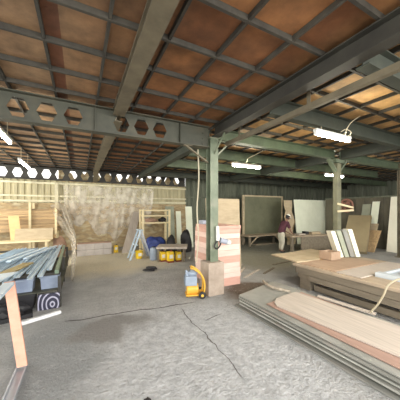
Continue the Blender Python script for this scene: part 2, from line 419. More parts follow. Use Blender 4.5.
bm = B(); n = 60
lo=[];hi=[]
for i in range(n):
    xx=-.75+i*.09; zt=3.05+.13*math.sin(i*1.7)+.12*math.sin(i*.63+1); lo.append(bm.verts.new((xx,YB-.03+.02*math.sin(i*2.1),2.70))); hi.append(bm.verts.new((xx,YB-.04+.02*math.cos(i*1.3),min(zt,3.2))))
for i in range(n-1): bm.faces.new((lo[i],lo[i+1],hi[i+1],hi[i]))
struct('eaves_sheet',bm,'clad',wb)
# ------------------------------------------------------------------ steel frame
def castellated(name, label, x0, x1, y, z0, z1, holes, hw, hh, pitch, m, shift=0):
    """girder along x whose web is pierced by hexagonal holes"""
    t = thing(name,label,'beam',((x0+x1)/2,y,z0))
    zc = (z0+z1)/2; bm = B(); tw = .006
    def poly(pts):
        f = [bm.verts.new((p[0],y,p[1])) for p in pts]; bm.faces.new(f)
    cuts = sorted(holes); x = x0
    za, zb = z0+.012, z1-.012
    for h in cuts:
        l, r = h-pitch/2, h+pitch/2
        if l > x+1e-4: poly([(x,za),(l,za),(l,zb),(x,zb)])
        l = max(l,x)
        Lp,Rp = (h-hw/2,zc),(h+hw/2,zc)
        TL,TR = (h-hw/4,zc+hh/2),(h+hw/4,zc+hh/2); BL,BR = (h-hw/4,zc-hh/2),(h+hw/4,zc-hh/2)
        poly([(l,zb),TL,TR,(r,zb)][::-1]); poly([(l,za),(r,za),BR,BL])
        poly([(l,za),BL,Lp,TL,(l,zb)]); poly([(r,za),(r,zb),TR,Rp,BR])
        x = r
    if x < x1: poly([(x,za),(x1,za),(x1,zb),(x,zb)])
    bmesh.ops.remove_doubles(bm,verts=bm.verts[:],dist=1e-4)
    g = bmesh.ops.extrude_face_region(bm,geom=bm.faces[:])
    bmesh.ops.translate(bm,verts=[v for v in g['geom'] if isinstance(v,bmesh.types.BMVert)],vec=(0,tw,0))
    part('web',bm,m,t,world=True)
    for a,b in ((z0,z0+.012),(z1-.012,z1)):
        bm = B(); box(bm,x0,x1,y-.075,y+.08,a,b); part('flange',bm,m,t,world=True)
    return t
t = castellated('castellated_girder','deep grey steel girder with hexagonal holes spanning left of the green column',XL,2.17,3.87,2.78,3.17,
    [-4.08,-3.75,-3.42,-1.40,-.74,-.415,-.09,.585,.905,1.22],.245,.25,.32,'steelgrey')
for xx in (.2,1.58):
    bm = B(); box(bm,xx-.005,xx+.005,3.80,3.868,2.793,3.157); part('stiffener',bm,'steelgrey',t,world=True)
for (bx,bz) in ((2.05,2.85),(2.05,2.95),(2.05,3.05)):
    bm = B(); cyl(bm,(bx,3.87,bz),(bx,3.852,bz),.014,n=6); part('bolt',bm,'steelgrey',t,world=True)
castellated('castellated_girder','dark girder with a row of daylight holes along the top of the far left wall',XL,4.5,10.3,2.72,3.17,
    [-2.41+.43*k for k in range(-5,16)],.31,.33,.43,'steeldark')

def beam(label, axis, lo, hi, c, z0, z1, w, m, name='steel_beam'):
    bm = B(); ibeam(bm,axis,lo,hi,c,z0,z1,w); return solo(name,bm,m,label,'beam')
beam('wide pale-edged steel beam crossing over the girder between its hexagonal holes','y',YF,3.78,.53,3.06,3.17,.17,'steelpale')
t = beam('pale steel beam running to the far left wall behind the girder','y',3.96,10.2,.53,3.04,3.17,.17,'steelpale')
bm = B(); slab(bm,(.47,9.3,3.038),(.12,0,0),(0,.9,0),(0,0,-.01)); 
f = [bm.verts.new(p) for p in ((.525,9.4,3.03),(.525,10.2,3.03),(.525,10.2,2.73))]; bm.faces.new(f)
f2 = [bm.verts.new(p) for p in ((.535,9.4,3.03),(.535,10.2,3.03),(.535,10.2,2.73))]; bm.faces.new(f2[::-1])
slab(bm,(.44,9.4,3.03),(.18,0,0),(0,.8,-.30),(0,-.01,-.01))
o = part('haunch',bm,'steelpale',t,world=True)
beam('long dark steel beam from the green column towards the top right','y',YF,3.76,2.26,2.97,3.17,.15,'steeldark')
beam('dark steel beam running on from the green column to the back','y',3.98,10.2,2.26,2.95,3.17,.15,'joist')
# slim channel under the dark beam
t = thing('steel_channel','slim pale-lipped steel channel hung beside the long dark beam','beam',(2.52,1.2,2.82))
bm = B(); box(bm,2.49,2.495,YF,3.76,2.84,2.91); box(bm,2.495,2.55,YF,3.76,2.84,2.846); box(bm,2.495,2.55,YF,3.76,2.904,2.91); part('channel',bm,'steelpale',t,world=True)
for yy in (.2,1.9,3.3):
    bm = B(); slab(bm,(2.495,yy,2.91),(.008,0,0),(0,.05,0),(0,0,.26)); part('hanger',bm,'steelpale',t,world=True)
# girders and joists right of the column
beam('green painted steel girder between the green column and the brown post','x',2.36,6.05,3.87,2.96,3.17,.15,'joistgreen')
beam('green steel girder running right from the brown post','x',6.27,9.48,3.87,2.96,3.17,.15,'joistgreen')
beam('dark joist nearest the camera at the top right','x',2.36,6.05,1.24,2.95,3.17,.12,'joist')
beam('dark joist carrying the brightest fluorescent tube','x',2.36,6.05,2.44,2.93,3.17,.12,'joist')
beam('green joist behind the column carrying the second fluorescent tube','x',2.36,6.05,5.15,2.93,3.17,.12,'joistgreen')
beam('rear joist deep in the shed, beyond the second tube','x',2.36,6.05,6.75,2.93,3.17,.12,'joistgreen')
beam('green joist carrying the smallest fluorescent tube','x',6.27,10.9,5.15,2.93,3.17,.12,'joistgreen')
beam('rear joist at the far right beyond the smallest tube','x',6.27,15.2,6.75,2.93,3.17,.12,'joistgreen')
beam('furthest joist by the back wall on the right','x',2.36,15.2,8.9,2.93,3.17,.12,'joist')
beam('dark steel beam from the brown post towards the right edge','y',YF,3.76,6.16,2.94,3.17,.15,'joist')
beam('green steel beam running back from the brown post','y',3.98,10.2,6.16,2.94,3.17,.15,'joist')

def hcol(bm, x, y, z0, z1, w=.17, tf=.014):
    h = w/2
    box(bm,x-h,x+h,y-h,y-h+tf,z0,z1); box(bm,x-h,x+h,y+h-tf,y+h,z0,z1); box(bm,x-.006,x+.006,y-h+tf,y+h-tf,z0,z1)
    return bm
t = thing('steel_column','green painted steel column standing in a square brown concrete base','column',(2.26,3.87,0))
bm = B(); hcol(bm,2.26,3.87,.62,2.96); part('shaft',bm,'steelgreen',t,world=True)
bm = B(); box(bm,2.09,2.43,3.70,4.04,0,.62); part('base',bm,'conc',t,world=True,bevel=.015)
bm = B(); box(bm,2.15,2.37,3.76,3.98,2.955,2.968); part('cap_plate',bm,'steelgreen',t,world=True)
bm = B(); slab(bm,(2.345,3.85,2.955),(.34,0,0),(0,.04,0),(.0,0,-.012)); slab(bm,(2.345,3.855,2.62),(.33,0,.32),(0,.03,0),(-.02,0,.02)); part('haunch',bm,'steelgreen',t,world=True)
bm = B(); slab(bm,(2.25,3.78,2.66),(.02,0,0),(0,-.36,.29),(0,.02,.02)); part('haunch',bm,'steelgreen',t,world=True)
t = thing('knee_brace','pale diagonal brace between the girder and the left side of the green column','brace',(2.0,3.87,2.5))
bm = B(); slab(bm,(1.70,3.84,2.765),(.46,0,-.27),(0,.05,0),(.018,0,.012)); part('strut',bm,'steelpale',t,world=True)
bm = B(); box(bm,1.66,1.82,3.83,3.90,2.768,2.779); part('foot_plate',bm,'steelpale',t,world=True)
t = thing('timber_post','round-edged brown-green post standing behind the heavy workbench','post',(6.16,3.87,0))
bm = B(); box(bm,6.08,6.24,3.79,3.95,.05,2.86); part('shaft',bm,'post',t,world=True,bevel=.03)
bm = B(); box(bm,6.02,6.30,3.73,4.01,0,.05); part('base',bm,'conc',t,world=True)
bm = B(); box(bm,5.98,6.34,3.77,3.97,2.86,2.955); part('cap_plate',bm,'steelgreen',t,world=True,bevel=.01)
for s in (-1,1):
    bm = B(); slab(bm,(6.16+s*.08,3.82,2.62),(s*.30,0,.30),(0,.10,0),(-s*.03,0,.035)); part('haunch',bm,'steelgreen',t,world=True)
t = thing('steel_post','slim pale steel post near the right edge beside the tall cream board','post',(9.58,3.87,0))
bm = B(); hcol(bm,9.58,3.87,.02,3.17,.10); part('shaft',bm,'steelpale',t,world=True)
bm = B(); box(bm,9.48,9.68,3.77,3.97,0,.02); part('base',bm,'steelpale',t,world=True)

# ------------------------------------------------------------------ fluorescent lights
def tube_light(label, c, along, L_, ztop):
    glow = 'tubeleft' if c[0]<0 else 'tube'
    t = thing('fluorescent_light',label,'light',c)
    d = V((1,0,0)) if along=='x' else V((0,1,0)); n = V((0,1,0)) if along=='x' else V((1,0,0))
    bm = B(); slab(bm,-d*(L_/2)-n*.035+V((0,0,.03)),d*L_,n*.07,V((0,0,.045))); part('housing',bm,'tubecap',t,bevel=.01)
    bm = B(); cyl(bm,-d*(L_/2-.03),d*(L_/2-.03),.024); part('tube',bm,glow,t)
    for s in (-1,1):
        bm = B(); slab(bm,d*s*(L_/2)-d*s*.03-n*.02+V((0,0,-.02)),d*s*.03,n*.04,V((0,0,.055))); part('end_cap',bm,'tubecap',t)
        bm = B(); cyl(bm,d*s*(L_/3)+V((0,0,.075)),d*s*(L_/3)+V((0,0,ztop-c[2])),.006,n=6); part('hanger',bm,'cable',t)
    return t
tube_light('brightest lit fluorescent tube, hung under a dark joist at upper right',(3.72,2.40,2.80),'x',.92,2.93)
tube_light('lit fluorescent tube hanging just right of the green column',(4.10,5.12,2.80),'x',1.0,2.93)
tube_light('small lit fluorescent tube seen just behind the brown post',(8.0,5.12,2.80),'x',1.06,2.93)
tube_light('lit fluorescent tube cut by the left edge under the girder',(-1.10,4.62,2.78),'y',1.15,3.18)
tube_light('lit fluorescent tube over the metal channels near the far left wall',(-1.32,7.65,2.80),'y',1.25,3.18)
tube_light('added unseen fluorescent tube beyond the rack, brightening the far left wall',(-3.6,7.65,2.80),'y',1.25,3.18)  # extra tube outside the view, added to brighten the back left wall
bm = B(); pipe(bm,[(3.86,2.36,2.90),(3.95,2.33,2.95),(4.05,2.30,2.90),(4.02,2.36,2.84),(3.93,2.32,2.90),(4.0,2.28,3.05),(4.12,2.2,3.16)],.007)
solo('loose_cable',bm,'cable','pale loose cable curling above the brightest fluorescent tube','cable',smooth=True)
bm = B(); pipe(bm,[(4.1,5.12,2.89),(4.0,4.95,2.98),(4.15,4.75,3.08),(4.3,4.7,3.17)],.007)
solo('loose_cable',bm,'cable','pale cable rising from the tube right of the green column','cable',smooth=True)
bm = B(); pipe(bm,[(2.02,4.0,2.77),(2.05,4.02,2.2),(2.0,4.0,1.6),(2.04,4.02,1.1),(2.0,4.0,.72),(1.98,4.0,.60)],.013)
solo('hanging_cord',bm,'cable','pale cord hanging left of the green column above the yellow machine','cord',smooth=True)

# ------------------------------------------------------------------ pink board stack by the column
tiers = [('B',.17),('A',.10),('A',.10),('A',.11),('B',.15),('A',.12),('A',.12),('B',.12),('A',.11),('B',.10),('B',.07)]
names = ['lowest salmon','second lowest','third lowest','fourth from the floor','salmon, fifth from the floor','sixth from the floor','seventh from the floor','salmon, eighth from the floor','pale, third from the top','salmon, second from the top','salmon, topmost']
z = 0
for i,((k,h),nm) in enumerate(zip(tiers,names)):
    jx,jy = random.uniform(-.012,.012),random.uniform(-.015,.015)
    bm = B(); box(bm,2.46+jx,3.09+jx,4.08+jy,5.02+jy,z+.001,z+h)
    solo('pink_board',bm,'pink'+k,'%s of the thick pink boards stacked behind the green column'%(nm+' one' if i in(0,1,2) else nm+' one'),'board','pink boards stacked by the column',bevel=.006); z += h
bm = B(); box(bm,2.52,2.66,4.75,4.95,z,z+.09); solo('grey_box',bm,'toolgrey','small grey box on top of the pink board stack left of the column','box',bevel=.01)
bm = B(); slab(bm,(2.85,5.10,0),(1.05,0,0),(0,.10,1.9),(0,.018,0)); solo('plywood_sheet',bm,'tan','tan plywood sheet standing behind the pink board stack','board')
# power tool hung on the column
t = thing('power_tool','white and grey power tool strapped to the right side of the green column','tool',(2.40,3.76,.88))
bm = B(); cyl(bm,(2.30,3.742,1.30),(2.31,3.742,1.02),.032,.038); part('body',bm,'toolbody',t,world=True,smooth=False,bevel=.008)
bm = B(); cyl(bm,(2.36,3.74,1.03),(2.50,3.72,.99),.055,.05); part('motor',bm,'toolgrey',t,world=True,bevel=.008)
bm = B(); cyl(bm,(2.50,3.72,.99),(2.57,3.71,.965),.06,.045); part('nozzle',bm,'toolbody',t,world=True,bevel=.008)
bm = B(); pipe(bm,[(2.31,3.75,1.02),(2.25,3.74,.96),(2.24,3.74,.90),(2.30,3.74,.87),(2.36,3.74,.93),(2.38,3.74,1.0)],.014); part('hose',bm,'rubber',t,world=True,smooth=True)
bm = B(); cyl(bm,(2.30,3.784,1.22),(2.30,3.75,1.22),.01); part('bracket',bm,'steelgrey',t,world=True)

# yellow machine on the floor by the column base
t = thing('portable_compressor','small yellow-framed machine with a blue-grey casing beside the concrete base','machine',(1.86,3.86,0),math.radians(-18))
bm = B(); cyl(bm,(-.13,0,.15),(.08,0,.15),.10,n=20); part('drum',bm,'amber',t,bevel=.015)
bm = B(); box(bm,-.16,.05,-.10,.10,.23,.40)
for q in range(5): box(bm,-.175,-.16,-.09,.09,.245+q*.03,.26+q*.03)
part('casing',bm,'engine',t,bevel=.02)
bm = B(); lump(bm,(-.03,0,.395),(.10,.085,.065),3,.12); part('tank',bm,'engine',t,smooth=True)
bm = B(); cyl(bm,(-.12,-.02,.395),(-.14,-.02,.50),.03,.02); part('filter',bm,'engine',t)
bm = B(); pipe(bm,[(.17,-.09,.05),(.19,-.10,.25),(.13,-.10,.42),(.0,-.09,.53),(-.05,-.09,.54)],.016); pipe(bm,[(.17,.09,.05),(.19,.10,.25),(.13,.10,.42),(.0,.09,.53),(-.05,.09,.54)],.016)
cyl(bm,(-.05,-.09,.54),(-.05,.09,.54),.016); part('frame',bm,'amber',t,smooth=True)
bm = B(); box(bm,-.15,.20,-.11,.11,.045,.07); part('skid',bm,'amber',t,bevel=.005)
for yy in (-.135,.135):
    bm = B(); cyl(bm,(.14,yy-.018,.065),(.14,yy+.018,.065),.065,n=18); w = part('wheel',bm,'rubber',t,bevel=.008)
    bm = B(); cyl(bm,(.14,yy-.022,.065),(.14,yy+.022,.065),.025,n=12); part('hub',bm,'amber',w)
bm = B(); cyl(bm,(-.12,0,0),(-.12,0,.05),.02); part('foot',bm,'rubber',t)

# ------------------------------------------------------------------ low stack of sheets, right foreground
zs = 0; lay = ['lowest','second lowest','third lowest','fourth from the floor','fourth from the top','third from the top','second from the top','topmost']
for i,nm in enumerate(lay):
    jx,jy = (-.03,.015,-.02,.025,-.01,.02,-.025,.01)[i],random.uniform(-.06,.04); th = (.026,.022,.026,.022,.026,.022,.024,.022)[i]
    if i == 0: jx -= .03
    a = V((1.0,.28,0)); b = V((.085,-3.25,0))
    bm = B(); slab(bm,(2.34+jx,3.14+jy,zs+.001),a*1.08,b,(0,0,th-.006))
    solo('sheet_board',bm,'sheetgrey','%s grey-green board of the low stack on the floor at right'%nm,'board','grey-green boards in the low floor stack',bevel=.002); zs += th
bm = B(); slab(bm,(2.47,2.62,zs+.001),(.88,.10,0),(.06,-2.65,0),(0,0,.012)); solo('sheet_board',bm,'redbrown','reddish-brown sheet lying under the pale wood sheet on the low stack','board'); zs += .014
# pale sheet with a rounded end
bm = B(); pts = []
for (px,py) in ((2.52,2.46),(2.59,2.58),(2.72,2.67),(2.92,2.71),(3.14,2.735),(3.24,2.73)): pts.append((px,py))
pts += [(3.31,1.9),(3.41,1.02),(2.68,1.06),(2.59,1.85)]
f = bm.faces.new([bm.verts.new((px,py,zs+.003)) for px,py in pts])
g = bmesh.ops.extrude_face_region(bm,geom=[f]); bmesh.ops.translate(bm,verts=[v for v in g['geom'] if isinstance(v,bmesh.types.BMVert)],vec=(0,0,.014))
solo('wood_sheet',bm,'palewood','large pale wood-grained sheet with a curved end on the low stack','board')
bm = B(); slab(bm,(3.36,2.44,zs+.001),(.09,.03,0),(.10,-.78,0),(0,0,.012)); solo('offcut',bm,'palewood','narrow pale offcut between the wood sheet and the heavy workbench','offcut')
bm = B(); pipe(bm,[(3.16,3.44,.225),(3.06,3.26,.23),(3.03,3.08,.225),(3.08,2.92,.225),(3.15,2.79,.225)],.022,n=7,sm=5)
for v in bm.verts: v.co += V((random.uniform(-.008,.008),random.uniform(-.008,.008),random.uniform(-.004,.008)))
solo('bark_stick',bm,'twig','rough grey bark stick lying on the corner of the low stack','stick',smooth=True)
bm = B(); pipe(bm,[(3.47,1.72,.225),(3.43,1.62,.37),(3.38,1.53,.53),(3.36,1.47,.68),(3.40,1.36,.78),(3.48,1.22,.80),(3.55,1.02,.74),(3.60,.85,.55),(3.62,.75,.22)],.011)
solo('bent_rod',bm,'cable','thin pale rod bent in an arch in front of the workbench','rod',smooth=True)
# slats on the floor behind
for (p,q,nm,m) in (((3.45,4.35),(4.25,4.75),'pale slat on the floor nearest the pink board stack','palewood'),((3.5,4.62),(4.1,5.15),'pale slat second from the pink board stack on the floor','palewood'),
                   ((3.65,5.05),(4.25,5.45),'pale slat furthest back of those by the pink board stack','palewood'),((4.1,4.4),(4.75,4.72),'dark slat lying alone in front of the workbench end','bench'),((5.0,5.0),(5.9,5.1),'thin dark strip on the floor behind the workbench end','bench')):
    d = V((q[0]-p[0],q[1]-p[1],0)); n = V((-d.y,d.x,0)).normalized()*.06
    bm = B(); slab(bm,(p[0],p[1],.001),d,n,(0,0,.015)); solo('floor_slat',bm,m,nm,'slat')

# ------------------------------------------------------------------ heavy workbench at right
t = thing('workbench','long heavy wooden workbench with a deep apron at right','workbench',(4.9,2.2,0))
bm = B(); box(bm,3.92,5.85,.6,3.40,.45,.50); part('worktop',bm,'benchtop',t,world=True,bevel=.006)
bm = B(); box(bm,3.96,4.02,.65,3.36,.32,.45); part('apron',bm,'bench',t,world=True,bevel=.005)
bm = B(); box(bm,3.955,4.01,.65,3.05,.215,.315); part('apron',bm,'bench',t,world=True,bevel=.005)
bm = B(); box(bm,4.02,5.75,3.30,3.36,.22,.45); part('apron',bm,'bench',t,world=True,bevel=.005)
for (lx,ly) in ((3.97,3.05),(3.97,.7),(5.5,3.05),(5.5,.7)):
    bm = B(); box(bm,lx+.05 if lx<4 else lx,lx+.24,ly+.02,ly+.25,0,.45); part('leg',bm,'bench',t,world=True,bevel=.008)
bm = B(); box(bm,4.05,4.13,1.0,3.0,0.03,.13); part('stretcher',bm,'bench',t,world=True,bevel=.005)
bm = B(); slab(bm,(4.0,3.36,.502),(.42,-.06,0),(.12,.85,0),(0,0,.028)); slab(bm,(4.43,3.30,.502),(1.15,.14,0),(.10,.86,0),(0,0,.028))
solo('loose_board',bm,'tan','pale tan board overhanging the far end of the workbench','board')
bm = B(); slab(bm,(4.0,2.55,.502),(1.45,.0,0),(.0,.73,0),(0,0,.02)); solo('loose_board',bm,'benchred','reddish-brown board lying flat on the workbench','board')
bm = B(); slab(bm,(4.0,2.12,.502),(1.75,.0,0),(.0,.40,0),(0,0,.016)); solo('loose_board',bm,'palewood','pale narrow board on the workbench behind the grey tray','board')
t = thing('shallow_tray','pale grey shallow tray of offcuts near the right end of the workbench','tray',(5.05,1.6,.502))
bm = B(); box(bm,4.32,5.75,1.0,2.08,.502,.512); part('bottom',bm,'tray',t,world=True)
for (a,b,c,d) in ((4.32,4.46,1.0,2.08),(5.70,5.75,1.0,2.08),(4.46,5.70,2.03,2.08),(4.46,5.70,1.0,1.05)):
    bm = B(); box(bm,a,b,c,d,.512,.575 if a<4.4 else .55); part('rim',bm,'tray',t,world=True,bevel=.008)
bm = B(); slab(bm,(4.62,1.35,.513),(.9,.1,0),(-.03,.3,0),(0,0,.035)); solo('offcut',bm,'orange','orange wood offcut lying in the grey tray','offcut')
for nm,(px,py) in (('black offcut at the front of the grey tray',(4.55,1.15)),('black offcut at the back of the grey tray',(4.75,1.78)),('black offcut at the far side of the grey tray',(5.36,1.88))):
    bm = B(); slab(bm,(px,py,.513),(.30,.03,0),(-.01,.11,0),(0,0,.04)); solo('offcut',bm,'black',nm,'offcut')
# board bundle standing on the bench, leaning left on a crate
t = thing('wooden_crate','low brown crate on the workbench under the leaning bundle of boards','crate',(4.89,3.24,.525))
bm = B()
box(bm,4.73,5.01,3.10,3.34,.532,.545); part('bottom',bm,'tan',t,world=True)
for (a,b,c,d) in ((4.73,5.01,3.08,3.10),(4.73,5.01,3.34,3.36),(4.71,4.73,3.08,3.36),(5.01,5.03,3.08,3.36)):
    bm = B(); box(bm,a,b,c,d,.532,.70); part('side_panel',bm,'benchred',t,world=True)
cols = ['cream','greenboard','sheetgrey','cream']
bl = ['cream board at the left of the leaning bundle on the workbench','grey-green board second in the leaning bundle on the workbench','grey board third in the leaning bundle on the workbench','pale cream board at the right of the leaning bundle on the workbench']
for i in range(4):
    xx = 5.19+i*.135
    bm = B(); slab(bm,(xx,3.20-.045*i,.531),(.105,-.03,.0),(.05,.15,0),(-.27,.03,.60+.012*i)); solo('leaning_board',bm,cols[i],bl[i],'board')

# ------------------------------------------------------------------ far right: partition and leaning boards
t = thing('low_partition','brown boarded low partition behind the leaning boards at far right','partition',(11.0,5.6,0))
bm = B()
for k in range(10): box(bm,10.98,11.02,3.9+k*.36,3.9+k*.36+.35,0.0,2.12)
part('boarding',bm,'lowwall',t,world=True)
bm = B(); box(bm,10.95,11.04,3.88,7.5,2.12,2.18); part('top_rail',bm,'wallgreen',t,world=True)
for yy in (3.9,5.7,7.4):
    bm = B(); box(bm,11.02,11.12,yy,yy+.1,0,2.12); part('post',bm,'post',t,world=True)
def leaner(label, y0, w, xb, h, th, m, xt=10.9, name='leaning_board', dy=0.0):
    bm = B(); slab(bm,(xb,y0,0),(0,w,0),(xt-xb,dy,h),(-th,0,0)); return solo(name,bm,m,label,'board')
leaner('tall cream board leaning at the right edge beside the slim steel post',4.33,.33,10.55,2.12,.05,'cream')
leaner('tall grey-green plank leaning left of the cream board',5.37,.32,10.45,1.85,.04,'greenboard')
leaner('tall pale plank leaning between the khaki board and the cream board',5.05,.26,10.42,1.95,.04,'palegreen')
leaner('short tan board leaning low beside the khaki board',4.95,.55,10.1,1.05,.05,'tan',xt=10.58)
leaner('second short tan board leaning low against the partition',4.75,.45,9.85,.8,.05,'lumber',xt=10.36)
bm = B(); slab(bm,(9.16,4.66,0),(-.30,.72,0),(1.45,.55,1.28),(-.10,-.03,.10)); solo('thick_panel',bm,'brownboard','thick khaki panel leaning at an angle behind the workbench','board')
bm = B(); slab(bm,(7.75,4.55,0),(.5,.05,0),(0,.5,0),(0,0,.36)); slab(bm,(7.81,4.61,.36),(.38,.04,0),(0,.38,0),(0,0,.03)); solo('wooden_crate',bm,'lumber','tan crate on the floor behind the leaning bundle of boards','crate',bevel=.01)
# round fan on the partition
t = thing('round_fan','round rusty-red industrial fan fixed high on the low partition','fan',(10.80,6.35,1.80))
def ring(bm, c, R, r, n=28, k=8):
    rr=[]
    for i in range(n):
        a=2*PI*i/n
        rr.append([bm.verts.new(V(c)+V((r*math.sin(2*PI*j/k),(R+r*math.cos(2*PI*j/k))*math.cos(a),(R+r*math.cos(2*PI*j/k))*math.sin(a)))) for j in range(k)])
    for i in range(n):
        for j in range(k): bm.faces.new((rr[i][j],rr[i][(j+1)%k],rr[(i+1)%n][(j+1)%k],rr[(i+1)%n][j]))
    return bm
bm = B(); ring(bm,(0,0,0),.28,.045); ring(bm,(-.02,0,0),.17,.012); part('guard_ring',bm,'fanred',t,smooth=True)
bm = B(); cyl(bm,(-.06,0,0),(.05,0,0),.07); part('hub',bm,'rubber',t)
for k in range(4):
    a=k*PI/2+.4; d=V((0,math.cos(a),math.sin(a))); n=V((0,-math.sin(a),math.cos(a)))
    bm = B(); slab(bm,d*.06-n*.05+V((-.02,0,0)),d*.19,n*.13+V((.05,0,0)),V((.006,0,0))); part('blade',bm,'fanred',t)
bm = B(); box(bm,.04,.18,-.04,.04,-.03,.03); part('bracket',bm,'steelgrey',t)
# battens nailed to post
for (z0,z1,nm) in ((1.74,1.64,'upper pale batten nailed across the brown post'),(1.54,1.57,'lower pale batten nailed across the brown post')):
    bm = B(); slab(bm,(6.04,3.76 if z0>1.6 else 3.755,z0),(.62,-.04,z1-z0),(0,.03,0),(0,0,.05)); solo('pale_batten',bm,'paleyel',nm,'batten')

# ------------------------------------------------------------------ back right: worktable, white panel, person's bench
t = thing('worktable','low brown boarded worktable in front of the big pale panel','table',(8.3,6.3,0))
bm = B(); slab(bm,(7.05,6.15,.56),(2.0,-.27,0),(.15,.8,0),(0,0,.05)); part('tabletop',bm,'benchtop',t,world=True,bevel=.006)
bm = B(); slab(bm,(7.55,6.13,.03),(1.45,-.2,0),(0,.03,0),(0,0,.53)); part('front_panel',bm,'bench',t,world=True)
for (lx,ly) in ((7.12,6.2),(7.25,6.8),(8.9,5.97),(9.0,6.55)):
    bm = B(); box(bm,lx,lx+.09,ly,ly+.09,0,.56); part('leg',bm,'bench',t,world=True)
for nm,(a,b,c,h),m in (('pale offcut lying on the brown worktable',(7.6,6.3,.35,.05),'palewood'),('tan block of wood on the brown worktable',(8.3,6.25,.5,.10),'tan'),('small dark block on the brown worktable',(8.05,6.35,.16,.12),'black')):
    bm = B(); slab(bm,(a,b,.611),(c,-.04,0),(.02,.18,0),(0,0,h)); solo('offcut',bm,m,nm,'offcut',bevel=.005)
bm = B(); slab(bm,(9.05,7.55,0),(2.65,0,0),(0,.22,2.1),(0,.03,0)); solo('large_board',bm,'palegreen','big pale green-white panel standing behind the brown worktable','panel')
for (xx,nm) in ((9.55,'left prop strut bracing the big pale panel from behind'),(11.3,'right prop strut bracing the big pale panel from behind')):
    bm = B(); slab(bm,(xx,8.50,0),(.06,0,0),(0,-.685,1.9),(0,.06,.02)); solo('prop_strut',bm,'lumber',nm,'prop')
# torn-edged sheet
bm = B(); n=9; L_=[];R_=[]
for i in range(n):
    zz=2.06*i/(n-1); w=.5+.07*math.sin(i*1.9)
    L_.append(bm.verts.new((8.42+.06*math.sin(i*2.3),7.60+.09*zz,zz))); R_.append(bm.verts.new((8.42+w+.05*math.sin(i*1.4+1),7.60+.09*zz,zz)))
for i in range(n-1): bm.faces.new((L_[i],R_[i],R_[i+1],L_[i+1]))
g = bmesh.ops.extrude_face_region(bm,geom=bm.faces[:]); bmesh.ops.translate(bm,verts=[v for v in g['geom'] if isinstance(v,bmesh.types.BMVert)],vec=(0,.02,0))
solo('torn_sheet',bm,'tan','tan sheet with ragged edges standing left of the big pale panel','board')
t = thing('green_screen_panel','dark olive board panel in a timber frame standing by the back wall','panel',(8.2,8.9,0))
bm = B(); box(bm,6.98,9.40,8.89,8.92,.28,2.25); part('board',bm,'olive',t,world=True)
for xx in (6.88,9.40):
    bm = B(); box(bm,xx,xx+.10,8.86,8.96,0,2.32); part('frame_post',bm,'tan',t,world=True,bevel=.008)
bm = B(); box(bm,6.98,9.40,8.865,8.955,2.25,2.32); part('frame_rail',bm,'tan',t,world=True)
t = thing('trestle_bench','low pale trestle bench with diagonal braces before the olive panel','bench',(7.4,8.2,0))
bm = B(); box(bm,6.5,8.6,7.95,8.6,.42,.47); part('benchtop',bm,'benchtop',t,world=True,bevel=.006)
for xx in (6.55,8.45):
    for yy in (7.98,8.48):
        bm = B(); box(bm,xx,xx+.08,yy,yy+.08,0,.42); part('leg',bm,'bench',t,world=True)
bm = B(); slab(bm,(6.64,7.99,.08),(.42,0,.33),(0,.04,0),(0,0,.06)); part('brace',bm,'tan',t,world=True)
bm = B(); slab(bm,(8.44,7.99,.08),(-.42,0,.33),(0,.04,0),(0,0,.06)); part('brace',bm,'tan',t,world=True)
for (xx,yy,nm) in ((7.0,8.1,'lower dark plank stored under the trestle bench'),):
    bm = B(); box(bm,xx,xx+1.2,yy,yy+.22,0,.06); solo('stored_plank',bm,'bench',nm,'plank')

